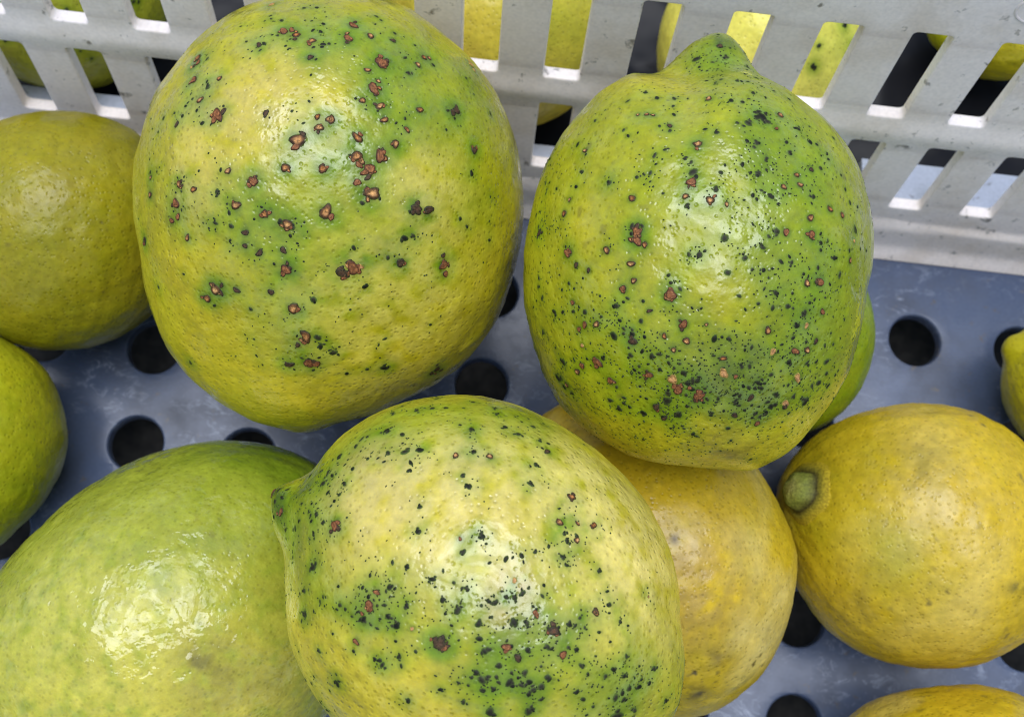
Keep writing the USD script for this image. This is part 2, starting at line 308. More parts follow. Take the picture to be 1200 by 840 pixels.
def scab_shape(kind, r, rng):
    """Polar rings of a corky spot: offsets in the tangent plane, height over the skin, colours."""
    n = 18
    t = np.arange(n) * 2 * np.pi / n + rng.uniform(0, 6)
    edge = 1 + 0.16 * np.sin(2 * t + rng.uniform(0, 6)) * rng.uniform(.3, 1) + 0.10 * np.sin(3 * t + rng.uniform(0, 6)) + rng.normal(0, 0.035, n)
    st = rng.uniform(1.0, 1.3); rot = rng.uniform(0, np.pi); h = min(0.16 * r + 0.07, 0.3)
    if kind == 'ring':
        fr, hh = [0.2, 0.38, 0.55, 0.75, 0.95, 1.2], [0.3, 0.6, 1.0, 0.8, 0.3, -0.2]
        tone = rng.uniform(0, 1); pal = np.array([.52, .29, .105]) * (1 - tone) + np.array([.33, .125, .03]) * tone
        cols = [pal * 1.2, pal * .95, pal * .40 + np.array([.02, .004, 0]), (.085, .034, .012), (.045, .034, .009), (.06, .10, .009)]
        c0, h0 = (pal * rng.choice([.25, .8, 1.3]), 0.3)
    elif kind == 'red':
        fr, hh = [0.3, 0.55, 0.75, 0.9, 1.0, 1.15], [1.0, 0.8, 0.9, 0.7, 0.25, -0.35]
        cols = [(.20, .07, .024), (.26, .105, .035), (.15, .05, .018), (.08, .03, .012), (.045, .032, .009), (.06, .10, .009)]
        c0, h0 = (np.array((.24, .09, .03)), 1.1)
    elif kind == 'tan':
        fr, hh = [0.3, 0.55, 0.75, 0.9, 1.0, 1.15], [0.8, 0.7, 0.6, 0.4, 0.1, -0.35]
        cols = [(.48, .24, .09), (.42, .22, .07), (.34, .19, .05), (.28, .2, .04), (.2, .2, .03), (.12, .17, .02)]
        c0, h0 = (np.array((.5, .26, .1)), 0.8)
    else:                                                           # dark
        fr, hh = [0.3, 0.55, 0.75, 0.9, 1.0, 1.15], [0.9, 0.9, 0.8, 0.6, 0.2, -0.35]
        cols = [(.075, .04, .02), (.06, .035, .015), (.05, .035, .014), (.035, .03, .012), (.03, .035, .01), (.045, .08, .012)]
        c0, h0 = (np.array((.10, .05, .025)), 0.9)
    P, H, K = [np.zeros((1, 2))], [np.array([h0 * h])], [np.asarray(c0, float)[None]]
    for q, (fq, hq) in enumerate(zip(fr, hh)):
        jit = rng.normal(0, 0.025, n)
        xy = np.column_stack([np.cos(t) * st, np.sin(t) / st]) * (fq * r * (edge * min(1, .4 + fq) + (1 - min(1, .4 + fq)) + jit))[:, None]
        P.append(xy @ np.array([[math.cos(rot), math.sin(rot)], [-math.sin(rot), math.cos(rot)]]))
        H.append(np.full(n, hq * h) + (rng.normal(0, 0.16 * h, n) if hq > 0 else 0))
        K.append(np.clip(np.asarray(cols[q], float) * (1 + rng.normal(0, 0.28, (n, 1)) * (hq > 0)), 0.008, 1))
    f = [(0, 1 + i, 1 + (i + 1) % n) for i in range(n)]
    for a in range(len(fr) - 1):
        for i in range(n):
            j = (i + 1) % n; b, d = 1 + a * n, 1 + (a + 1) * n
            f += [(b + i, d + i, d + j), (b + i, d + j, b + j)]
    return np.vstack(P), np.concatenate(H), np.vstack(K), np.array(f)

def speck_shape(r, rng):
    n = 10; t = np.arange(n) * 2 * np.pi / n + rng.uniform(0, 6)
    e = 1 + rng.normal(0, 0.08, n); st = rng.uniform(1, 1.35); rot = rng.uniform(0, np.pi); h = 0.06 + 0.12 * r
    P = [np.zeros((1, 2))]
    for fq in (0.5, 0.95, 1.5): P.append(np.column_stack([np.cos(t) * st, np.sin(t) / st]) * (fq * r * e)[:, None])
    P = np.vstack(P) @ np.array([[math.cos(rot), math.sin(rot)], [-math.sin(rot), math.cos(rot)]])
    H = np.concatenate([[h], np.full(n, .8 * h), np.full(n, .4 * h), np.full(n, -.03)])
    k = rng.uniform(0.5, 2.3)
    K = np.vstack([[(.013 * k, .012 * k, .006 * k)], np.tile((.014 * k, .014 * k, .006 * k), (n, 1)), np.tile((.030 * k, .042 * k, .008 * k), (n, 1)), np.tile((.11, .18, .012), (n, 1))])
    f = [(0, 1 + i, 1 + (i + 1) % n) for i in range(n)]
    for a in range(2):
        for i in range(n):
            j = (i + 1) % n; b, d = 1 + a * n, 1 + (a + 1) * n
            f += [(b + i, d + i, d + j), (b + i, d + j, b + j)]
    return P, H, K, np.array(f)

def drape(L, vi, P, H):
    """Lays flat offsets P round vertex vi onto the skin, H above it (all mm)."""
    nn = L['n'][vi]; t1 = np.cross(nn, [0.31, 0.2, 0.93]); t1 /= np.linalg.norm(t1); t2 = np.cross(nn, t1)
    q = L['v'][vi] + P[:, :1] * t1 + P[:, 1:] * t2
    _, i = L['tree3'].query(q)
    m = L['n'][i]
    return q - ((q - L['v'][i]) * m).sum(1)[:, None] * m + m * H[:, None]

LEM = []
def finish(L, scabs=(), specks=(), extra=None, halo=1.0, micro=0.0):
    LEM.append(L)
    rng = np.random.default_rng(100 + L['seed']); v, g = L['v'], L['g'].copy()
    sx = [(x, y, r, k) for x, y, r, k in scabs]
    for (x, y, r, k) in list(sx):
        if r > 4.8 and k in ('red', 'ring', 'dark'):
            for _ in range(rng.integers(1, 4)):
                a = rng.uniform(0, 6.28); sx.append((x + r * .9 * math.cos(a), y + r * .9 * math.sin(a), r * rng.uniform(.35, .6), ['dark', 'red', 'ring'][rng.integers(0, 3)] if k != 'dark' else ['dark', 'red'][rng.integers(0, 2)]))
    si = L['on']([a[0] for a in sx], [a[1] for a in sx]) if sx else []
    kx = list(specks)
    for (x, y, rr) in list(kx):
        if rr > 2.7:
            for _ in range(rng.integers(0, 3)):
                a = rng.uniform(0, 6.28); kx.append((x + rr * .7 * math.cos(a), y + rr * .7 * math.sin(a), rr * rng.uniform(.5, .75)))
    for (x, y, rr) in list(kx) if micro else []:
        for _ in range(rng.poisson(micro)):
            a, d = rng.uniform(0, 6.28), rng.uniform(4, 13); kx.append((x + d * math.cos(a), y + d * math.sin(a), rng.uniform(.5, 1.3)))
    ki = L['on']([a[0] for a in kx], [a[1] for a in kx]) if kx else []
    # green halo in the skin round every spot, darkest right at it
    dark = np.zeros(len(v))
    pts = [(v[i], a[2] * L['s'], 1.0) for a, i in zip(sx, si)] + [(v[i], a[2] * L['s'], 0.6 * min(1.0, (a[2] / 2.2) ** 2)) for a, i in zip(kx, ki)]
    if pts:
        PP = np.array([a[0] for a in pts]); RR = np.array([a[1] for a in pts]); WW = np.array([a[2] for a in pts])
        add = np.zeros(len(v))
        for (pp, rr, ww) in zip(PP, RR, WW):
            near = np.array(L['tree3'].query_ball_point(pp, rr * 2.2 + 3.2), int)
            if not len(near): continue
            dd = np.linalg.norm(v[near] - pp, axis=1)
            add[near] += halo * ww * 0.68 * np.exp(-(np.maximum(dd - rr, 0) / 1.35) ** 2)
            dark[near] = np.maximum(dark[near], ww * 0.8 * np.exp(-(np.maximum(dd - rr * .85, 0) / 0.32) ** 2))
        g = g + (1 - np.exp(-add)) * np.clip(1.05 - g, 0, 1)
    g = np.clip(g, 0, 1.15)[:, None]
    col = L['yel'] * (1 - np.minimum(g, 1)) + L['grn'] * np.minimum(g, 1)
    col = col + (DGR - col) * np.clip(g - 0.95, 0, 1) * 2
    col = col + (DGR - col) * (dark * 0.75)[:, None]
    if L['pale']:
        k = np.clip(fbm(L['q'], 14, 3, L['seed'] + 31) * 1.6, 0, 1)[:, None] * L['pale']; col = col + (np.array([.66, .55, .22]) - col) * k
    if L['freckle']:
        k = (np.clip(fbm(L['q'], 1.6, 2, L['seed'] + 41) - 0.42, 0, .2) / .2 * np.clip(fbm(L['q'], 11, 2, L['seed'] + 42) * 2.2 + .1, 0, 1))[:, None] * L['freckle']
        col = col + (np.array([.10, .075, .02]) - col) * k
    for (x, y, r, cc, w) in L['stains']:
        i = L['on'](x, y)[0]; k = np.exp(-((v - v[i]) ** 2).sum(1) / (r * L['s']) ** 2) * np.clip(0.75 + 1.6 * fbm(L['q'], 2.4, 3, L['seed'] + 51), 0, 1) * w
        col = col + (np.asarray(cc) - col) * k[:, None]
    root = thing('lemon', L['label'], 'lemon', L['base'] * MM)
    put = lambda P: (P - L['base']) * MM
    path = numbered(str(root.GetPath()) + '/peel')
    m = UsdGeom.Mesh.Define(stage, path)
    m.CreatePointsAttr(Vt.Vec3fArray.FromNumpy(put(v).astype(np.float32))); m.CreateFaceVertexCountsAttr(Vt.IntArray.FromNumpy(np.full(len(L['f']), 3, np.int32)))
    m.CreateFaceVertexIndicesAttr(Vt.IntArray.FromNumpy(L['f'].astype(np.int32).ravel())); m.CreateSubdivisionSchemeAttr('none')
    m.CreateNormalsAttr(Vt.Vec3fArray.FromNumpy(L['n'].astype(np.float32))); m.SetNormalsInterpolation('vertex')
    UsdGeom.PrimvarsAPI(m).CreatePrimvar('skin', Sdf.ValueTypeNames.Color3fArray, 'vertex').Set(Vt.Vec3fArray.FromNumpy(np.clip(col, 0.005, 1).astype(np.float32)))
    UsdShade.MaterialBindingAPI.Apply(m.GetPrim()).Bind(L['mat'])
    for (x, y, r, k), i in zip(sx, si):
        P, H, K, f = scab_shape(k, max(r * L['s'] * .8, 0.2), rng)
        obj('scab', trimesh.Trimesh(put(drape(L, i, P, H)), f, process=False), SCAB, root, smooth=True, color=K)
    if kx:
        V, Fs, Ks, o = [], [], [], 0
        for (x, y, r), i in zip(kx, ki):
            P, H, K, f = speck_shape(max(r * L['s'] * .76, 0.10), rng)
            V.append(put(drape(L, i, P, H))); Fs.append(f + o); Ks.append(K); o += len(P)
        obj('black_speck', trimesh.Trimesh(np.vstack(V), np.vstack(Fs), process=False), SCAB, root, smooth=True, color=np.vstack(Ks), kind='stuff')
    if extra: extra(L, root, put)
    return root

def tile(x0, y0, scale, flat):
    """Spots noted on an enlarged crop as x, y, radius: back to pixels of the whole photograph."""
    a = np.array(flat, float).reshape(-1, 3) / scale; return [(x0 + x, y0 + y, r) for x, y, r in a]
def kinds(lst, k): return [(x, y, r, k) for x, y, r in lst]

# ------------------------------------------------------------------ where the spots sit
def spots(tiles):
    out = {'ring': [], 'red': [], 'dark': [], 'tan': [], 'k': []}
    for x0, y0, sc, groups in tiles:
        for k, txt in groups.items(): out[k] += tile(x0, y0, sc, txt.split())
    return [t for k in ('ring', 'red', 'dark', 'tan') for t in kinds(out[k], k)], out['k']

A_SPOTS = [
 (150, 0, 4.94, dict(ring='405 335 26 525 460 18 413 580 22 985 810 42 1105 745 24 1170 690 20 1095 675 18 1060 243 24 970 207 24',
  red='385 462 26 520 665 38 905 185 28 945 175 20 410 360 18 500 700 22', dark='800 660 21 755 265 20 280 720 18 1060 335 20 385 385 14', tan='835 28 22 365 390 14',
  k='1015 48 12 1090 43 13 825 92 9 825 113 9 787 125 7 893 120 13 1133 143 12 1070 180 12 1115 183 12 1128 262 14 1160 260 11 862 210 10 790 255 14 768 290 10 683 240 9 715 296 7 915 262 9 930 282 9 1075 278 10 458 340 12 460 475 10 468 500 16 368 545 8 374 577 10 337 612 10 393 640 11 272 653 9 312 672 11 205 683 13 175 765 9 432 710 14 480 720 10 1020 718 9 815 685 6 945 650 9 1045 590 9 695 155 5 550 615 9 1045 325 10 1085 345 9 130 690 8 140 745 8')),
 (380, 0, 4.94, dict(ring='263 210 22 245 410 18 310 475 14 220 578 20 318 618 24 350 698 22 45 690 24 187 800 28 410 830 24 480 750 18 555 640 22 548 378 20 580 335 20 610 340 16',
  red='170 150 26 140 220 28 330 370 40 285 520 34 325 330 18 345 385 20', dark='765 645 28 400 235 18', tan='850 380 26 838 355 18 865 408 16',
  k='300 100 12 330 122 10 292 140 8 410 198 12 465 335 12 492 425 15 632 383 13 818 455 11 965 665 13 960 650 9 715 635 12 753 690 10 704 753 10 415 708 9 870 548 8 525 262 9 185 575 8 240 640 7')),
 (150, 160, 4.94, dict(ring='915 180 26 1130 188 26 575 198 20 293 275 24 380 310 20 340 588 20 620 403 28 795 455 24 920 505 30 1148 440 38 128 335 20 130 240 14',
  red='725 262 28 700 285 16 280 385 30 288 468 20 255 490 20 910 765 30 905 795 18', dark='98 598 24 895 662 20 680 560 20 680 630 16 760 680 22',
  k='133 208 11 168 207 8 540 195 11 518 315 14 510 343 11 525 330 10 574 383 8 587 445 13 772 407 9 510 498 14 497 480 8 600 520 15 588 602 10 610 633 6 885 485 14 955 520 16 880 505 12 945 572 11 978 623 8 848 738 9 323 802 9 325 240 8 468 92 6 60 475 8 715 622 6 1020 497 7 305 320 9 310 425 9 320 400 7 275 330 7 265 430 7 885 800 9 935 760 8 285 240 7')),
 (380, 160, 4.94, dict(ring='187 120 32 275 335 42 215 145 20', red='320 110 34 270 190 32 695 745 28 705 798 20 165 765 40 195 780 22 340 90 18 188 268 22 240 205 22 205 165 20', dark='258 240 20 540 425 34 605 420 30 685 690 16 100 790 34 868 85 24 440 725 28 515 440 20 95 765 20', tan='140 745 22 205 755 20',
  k='220 388 14 175 643 14 365 695 14 462 585 20 512 570 14 570 563 6 625 568 6 855 217 15 790 475 13 825 528 12 955 600 12 920 733 7 962 345 9 952 492 8 305 690 6 665 100 5 590 800 6 630 425 14 495 440 12 235 205 12 245 225 10 150 110 10 250 300 10 315 360 10')),
 (150, 320, 4.94, dict(ring='512 95 36 490 75 20 535 115 18 455 150 26 955 203 34 1030 365 36', red='1045 525 34 1090 530 26', dark='633 97 20 830 115 20 940 530 26 985 415 18',
  k='712 206 13 500 190 12 177 82 13 1072 152 18 1115 430 18 1180 462 14 1100 370 20 690 380 6 490 480 6 748 478 8 778 530 7 365 520 14 1050 495 14 1010 490 10 1110 490 10 960 560 8 1130 410 9 1075 560 10 895 550 6')),
 (380, 320, 4.94, dict(dark='650 555 28 620 580 22', k='235 75 16 55 460 20 350 545 20 245 555 13 135 580 13 650 615 15 610 298 10 678 246 7 370 190 6 348 378 12 312 412 9 855 378 6 163 335 6 90 430 8 10 395 8 515 722 10 30 450 10 75 470 9 370 540 10'))]

B_SPOTS = [
 (600, 30, 5.25, dict(ring='825 548 16 865 553 14 775 553 12 455 770 20 1145 730 22', dark='970 615 18',
  k='713 467 13 825 413 15 893 445 17 1003 452 15 990 495 12 992 548 14 905 620 11 512 585 14 718 674 12 405 730 16 685 645 12 770 665 8 940 768 12 960 755 9 878 808 12 1065 820 11 1100 838 9 790 793 6 228 825 12 208 825 12 260 740 9 973 650 14 570 522 7')),
 (810, 30, 5.25, dict(ring='110 450 22 548 548 22 45 733 26', red='525 635 14', dark='180 130 24',
  k='30 212 26 215 195 18 172 58 12 185 185 9 130 225 11 45 258 12 65 278 9 100 282 10 165 270 10 205 240 8 345 260 18 330 300 13 285 342 16 310 345 12 348 345 12 180 333 13 150 350 12 125 322 9 93 342 11 400 322 12 435 328 10 250 465 16 318 470 14 355 455 10 378 415 16 385 460 8 460 445 11 605 455 14 505 400 12 435 562 34 410 535 22 465 590 22 400 560 16 455 545 16 280 597 13 350 605 22 320 618 12 655 635 17 588 722 14 605 785 17 405 718 20 350 710 14 385 752 13 735 720 18 772 730 13 873 693 14 838 790 11 848 823 11 460 820 14 155 655 16 90 640 12 730 625 10 138 525 6 200 200 8')),
 (600, 180, 5.25, dict(ring='740 275 24 320 368 22 358 283 14 580 598 24 727 675 24 745 785 20 735 535 20 820 560 20 1065 268 20', red='340 615 28 770 480 32 775 540 30 680 830 22 1100 180 30 760 510 22', dark='165 490 26 400 685 20 470 715 16 765 450 20',
  k='600 187 17 427 115 15 390 207 13 272 217 11 768 150 13 815 130 8 790 138 7 850 118 14 852 172 8 1120 115 26 1130 140 16 205 185 14 230 180 10 205 245 12 180 298 9 150 378 14 170 360 9 160 450 12 330 570 10 740 445 18 735 490 14 800 445 14 1083 622 14 1148 618 11 965 748 12 975 800 12 353 800 12 178 673 9 290 748 7 332 465 6 878 15 14 1068 30 11 1105 52 13 880 70 9 1075 325 16 930 240 10 165 770 14 210 65 11 240 70 9 235 35 11 455 5 10 605 712 6 870 208 7 165 820 10')),
 (810, 180, 5.25, dict(ring='120 283 26 568 208 20 645 135 18 672 193 20 735 395 24 855 345 22 713 797 24 980 660 20 220 310 16', red='740 500 26 585 490 24 928 382 20 793 795 28', dark='735 97 18', tan='1005 540 14',
  k='188 115 14 310 70 14 418 128 19 458 104 11 370 123 10 460 30 13 432 222 11 495 263 17 480 250 11 455 243 10 380 252 14 408 283 11 535 310 10 150 220 18 205 525 24 55 620 18 332 648 18 325 615 9 230 737 20 370 718 12 440 717 14 425 722 8 493 713 9 515 742 6 472 765 9 550 662 16 615 665 14 600 635 11 610 690 9 780 700 14 693 745 11 800 553 14 797 597 12 797 487 11 838 525 7 880 643 17 970 598 13 915 748 20 938 640 7 1008 465 20 1025 330 12 978 305 14 945 220 13 918 130 11 795 95 16 748 265 16 738 303 9 735 230 8 525 485 20 475 515 14 437 578 16 395 560 7 380 433 9 1040 585 12 1075 595 12 850 803 8 845 35 12 838 5 9 610 5 12 90 458 6 770 200 5 673 563 6')),
 (600, 330, 5.25, dict(ring='680 53 20 1072 367 24 938 335 18 998 425 18 520 262 24 400 555 24 340 635 20', red='975 75 36 985 105 18 1052 265 28 450 265 22 415 290 18 370 130 18 435 515 22 530 495 34 505 480 20 610 610 26 840 578 26 1020 660 34 1140 705 30 1095 650 16 1000 640 22', dark='748 370 28 845 185 16 890 770 26 740 345 18', tan='985 600 36 435 390 16',
  k='640 152 18 710 100 12 682 123 10 805 115 12 550 217 11 1030 48 14 797 240 16 545 92 9 190 100 18 260 185 20 265 205 14 310 190 14 195 312 18 258 238 10 380 185 14 445 185 18 505 178 8 415 160 10 625 340 24 690 292 14 690 320 12 740 325 16 715 410 10 730 460 18 660 235 12 745 298 12 855 455 18 905 450 16 838 508 9 905 545 14 963 495 14 1000 525 11 1035 510 11 960 460 9 1030 480 6 315 495 24 280 590 26 385 480 12 560 470 16 540 625 8 640 648 13 603 723 18 688 718 14 655 780 18 685 750 14 720 770 12 810 808 20 790 705 9 878 662 9 825 722 11 790 640 10 750 545 12 735 570 10 705 548 7 780 525 12 870 580 8 1070 695 13 1075 765 14 950 735 28 960 690 22 1015 775 8 1080 620 18 1055 560 18 1100 515 8 1145 515 7 1020 815 20 935 830 16 1110 162 9 1010 190 7 815 345 12 800 430 14 268 408 10 400 317 7 480 375 8 160 30 12 150 120 9 355 12 12 380 40 10 375 690 16 325 650 20 1140 610 20')),
 (810, 330, 5.25, dict(ring='470 302 24 200 475 20 713 422 24 98 263 12', red='48 705 30 45 680 22 275 578 16 638 432 26 805 185 20', dark='365 715 24 765 365 20 265 825 22 575 765 24', tan='205 565 34 650 590 32 500 430 24 705 268 20 575 745 30',
  k='515 72 17 408 137 12 500 157 16 590 157 17 622 73 10 300 87 13 338 167 10 65 165 9 700 195 22 685 198 14 725 135 12 650 270 18 708 370 13 235 347 16 143 353 20 372 400 14 395 447 7 145 455 11 178 470 8 600 500 18 490 570 16 362 525 18 315 520 18 318 578 9 408 620 18 450 630 12 430 655 16 435 600 12 325 640 13 355 655 11 390 655 12 262 700 12 290 690 8 270 730 14 295 755 14 165 715 14 95 725 14 80 655 12 520 695 20 470 740 16 490 765 20 520 760 18 595 632 12 550 555 9 715 500 16 770 495 13 835 490 22 630 345 14 820 400 14 785 620 22 740 645 16 705 740 26 685 720 16 630 700 18 720 780 10 125 812 14 390 810 16 420 825 18 460 800 14 150 598 8 195 600 8 235 515 8 448 47 10 465 95 7 68 380 8 50 420 10 820 97 9 850 18 9 920 30 10 870 385 12 860 315 9 905 550 10 890 575 12 830 570 16 840 640 16 10 610 18 10 660 16 75 485 6 940 235 10 995 350 10')),
 (640, 430, 3.333, dict(red='825 222 13', dark='435 155 13 462 200 13',
  k='380 182 12 515 188 15 575 262 11 585 270 8 645 185 8 735 190 12 710 242 10 485 240 6 352 268 4 405 270 4 380 212 6 475 268 4 800 360 8 740 140 11 935 270 6 550 152 8 755 110 9 900 110 10 1010 130 14 950 180 8 880 160 8 820 180 10 850 190 9 800 150 7 775 170 7 790 75 7 820 85 7 840 65 7 860 180 6 920 215 6 890 235 5 1050 170 6 1075 120 6 1000 215 6 960 240 5 300 300 4 530 300 4 660 300 5'))]

C_SPOTS = [
 (310, 450, 4.667, dict(ring='1043 395 20', red='45 590 24 90 700 24 380 775 30 395 755 20', dark='365 805 16',
  k='665 252 18 640 262 10 690 242 10 748 277 16 770 367 22 680 377 16 850 360 20 835 365 12 805 432 15 790 475 13 655 428 10 620 408 10 563 410 12 480 460 14 410 392 18 433 545 14 497 340 16 530 300 14 565 288 12 835 145 14 875 128 8 920 133 16 995 130 14 1130 248 16 1145 372 14 1090 497 14 1110 560 16 852 672 14 842 802 15 345 597 14 320 540 18 345 490 18 310 475 16 250 500 20 260 655 10 250 578 12 207 652 9 175 617 8 210 585 7 255 745 12 318 755 13 285 710 14 170 785 18 185 750 12 265 810 12 115 800 12 75 580 20 100 620 14 410 600 12 380 640 12 360 665 10 440 440 10 460 410 8 525 365 8 585 378 8 750 325 8 700 165 14 750 125 12 945 80 14 1140 98 12 1090 130 9 815 77 9 370 500 14 330 510 10 60 640 18 50 730 14 120 580 12 240 690 8')),
 (550, 450, 4.667, dict(ring='108 392 20 555 615 24 490 752 22 590 760 14 680 775 20', dark='423 372 22',
  k='195 238 17 265 272 18 290 278 10 345 230 14 360 238 8 405 215 10 140 130 13 150 160 13 285 203 9 262 175 8 320 192 8 388 312 13 430 328 12 367 437 16 333 446 8 328 540 14 340 550 12 12 245 14 30 372 14 5 560 14 628 330 10 68 825 14 523 818 11 590 835 14 20 100 14 760 530 6 105 683 5 565 265 8 400 348 10 430 545 5 700 575 5')),
 (310, 600, 6.46, dict(red='850 605 26 790 700 34 800 735 22 735 765 18',
  k='235 120 20 265 65 12 160 130 14 165 200 12 220 235 18 215 340 16 213 300 12 208 385 12 265 225 10 370 165 16 375 200 12 350 25 16 390 25 14 436 80 14 370 415 30 385 395 18 345 440 14 120 430 9 155 480 9 152 530 10 205 585 12 300 590 22 265 620 14 330 585 10 150 680 16 300 765 22 280 820 10 440 640 14 425 670 14 465 640 10 572 697 18 610 740 14 550 738 10 968 372 16 1080 415 18 1075 435 12 1155 140 12 797 470 14 740 572 16 715 570 10 775 600 12 780 640 16 820 590 10 950 570 24 985 575 14 920 590 14 955 635 11 855 710 14 905 697 16 890 705 12 1070 710 20 1070 675 9 940 795 22 755 810 24 715 760 12 880 805 10 505 410 6 495 175 8 125 790 10 830 665 12 870 660 10')),
 (480, 600, 6.46, dict(ring='1130 75 24', red='388 207 16 960 770 22', tan='800 515 22',
  k='548 178 20 67 142 18 405 295 20 582 240 11 725 350 20 782 342 12 855 330 20 868 378 12 602 388 14 945 297 16 960 285 10 1048 260 15 1150 335 14 168 507 22 150 520 12 190 495 12 256 447 14 336 540 14 438 577 18 390 578 14 253 667 20 370 735 24 360 765 20 385 715 12 550 700 14 610 675 18 650 680 20 635 690 14 645 630 11 700 605 12 740 640 18 795 640 20 810 675 14 780 610 10 855 605 20 835 625 10 903 572 12 1022 550 14 1000 637 16 932 715 12 960 735 12 965 790 16 612 790 11 520 828 20 790 832 18 885 828 14 155 290 5')),
 (640, 600, 6.46, dict(ring='233 215 26 355 105 22 235 80 16', dark='380 750 26', tan='778 640 10',
  k='18 258 14 140 155 12 160 215 18 128 338 18 165 402 16 150 395 10 370 90 12 405 440 18 400 425 12 460 592 15 480 705 18 482 765 12 560 830 11 770 575 9 774 605 8 778 640 10 785 670 9 255 800 14 180 835 14 770 440 5 185 240 12')),
 (340, 710, 5.0, dict(ring='', red='390 205 20 460 12 22', dark='875 220 40 850 210 26 900 235 26', tan='715 135 14',
  k='90 45 18 85 60 12 65 90 8 250 165 10 170 265 16 370 262 12 275 18 10 320 20 12 430 75 20 400 38 10 475 103 10 512 128 12 578 65 18 620 112 22 600 115 12 530 70 9 635 300 16 652 352 12 545 340 16 555 365 10 530 320 14 495 310 12 735 268 12 275 455 20 268 400 9 688 555 16 945 108 10 985 30 18 1105 105 20 1108 185 18 1145 265 18 1125 275 12 1160 255 10 675 8 14 1090 390 18 1060 420 12 1045 465 10 1130 430 24 1155 415 12 1125 488 15 1190 488 14 985 448 12 885 488 14 1010 555 16 1040 570 9 1170 620 24 850 405 8 640 578 6 90 430 14 125 450 12 50 265 10 230 495 10 180 565 14 220 610 14 140 410 10 990 195 8 1180 60 9 490 315 8')),
 (570, 710, 5.0, dict(ring='645 35 22', red='115 245 26 450 280 24 290 45 18 400 145 22', dark='400 140 34 190 305 24',
  k='165 100 22 150 105 12 235 100 16 245 118 9 338 105 9 490 105 16 520 120 12 545 70 10 572 122 10 785 98 13 830 110 9 655 150 12 365 235 18 385 250 12 415 205 8 480 245 12 527 262 14 245 262 16 145 240 14 75 350 18 152 388 11 220 385 20 60 410 14 70 450 12 130 445 22 150 465 14 40 488 14 5 420 16 180 420 10 210 460 16 250 445 18 270 465 12 240 460 12 360 420 20 320 465 20 270 490 18 250 515 16 325 545 16 250 620 26 265 600 16 25 620 24 560 343 15 600 400 12 645 290 8 525 505 15 563 545 16 697 410 14 745 365 16 810 405 16 825 295 14 985 365 17 960 450 14 895 470 18 915 430 12 840 485 18 800 510 16 805 550 16 755 540 22 870 610 18 1058 550 16 625 590 12 590 640 10 770 640 34 5 255 16 970 370 10 365 130 10 430 125 10 420 160 10'))]


# ------------------------------------------------------------------ the lemons
sa, ka = spots(A_SPOTS)
rp = np.random.default_rng(321)
def peppered(clouds):
    out = []
    for x, y, rx, ry, n in clouds:
        for _ in range(n): out.append((x + rx * rp.normal(0, .5), y + ry * rp.normal(0, .5), rp.choice([.55, .7, .9, 1.2, 1.6, 2.0], p=[.24, .24, .22, .15, .1, .05])))
    return out
ka = ka + peppered([(350, 40, 90, 40, 22), (440, 110, 60, 60, 14), (215, 230, 40, 60, 14), (330, 290, 80, 50, 18), (350, 400, 60, 40, 20), (240, 110, 40, 50, 14), (450, 330, 100, 80, 12)])
A = lemon('big round yellow-green lemon with corky brown scabs, upper left against the wall', (385, 250), 230, 258, -98, -10, 59.3, 7, SKIN, blunt=.04, nip=(1.2, .16), egg=-0.05, seed=1, outline=[(180,110), (165,160), (155,230), (165,300), (190,400), (230,450), (300,495), (350,507), (400,495), (470,470), (540,430), (590,360), (610,290), (613,220), (600,150), (570,90), (520,40), (470,5), (250,30), (210,70)], green=.36, freckle=.3,
    blobs=[(500, 110, 95, .85), (385, 60, 75, .75), (330, 165, 30, .75), (420, 190, 60, .8), (330, 260, 60, .75), (420, 320, 70, .72), (345, 400, 45, .85), (240, 110, 45, .6), (215, 230, 35, .6), (560, 230, 50, .6), (545, 90, 60, .75),
           (300, 110, 55, .12), (240, 190, 40, .15), (205, 310, 45, .2), (240, 420, 75, .1), (450, 400, 60, .3), (500, 220, 40, .3), (330, 470, 80, .08), (560, 330, 60, .28), (500, 400, 50, .15), (380, 120, 30, .2)],
    stains=[(300, 115, 60, (.52, .42, .10), .8), (225, 195, 50, (.54, .43, .09), .6), (460, 370, 100, (.60, .51, .08), .8), (500, 225, 45, (.56, .48, .11), .6)])
finish(A, sa, ka, micro=.7)
sb, kb = spots(B_SPOTS)
kb = kb + peppered([(850, 460, 190, 70, 170), (760, 470, 110, 60, 70), (940, 400, 90, 110, 90), (680, 400, 70, 110, 50), (850, 520, 160, 30, 30), (900, 240, 110, 110, 60), (850, 90, 60, 45, 40), (640, 280, 25, 110, 25)])
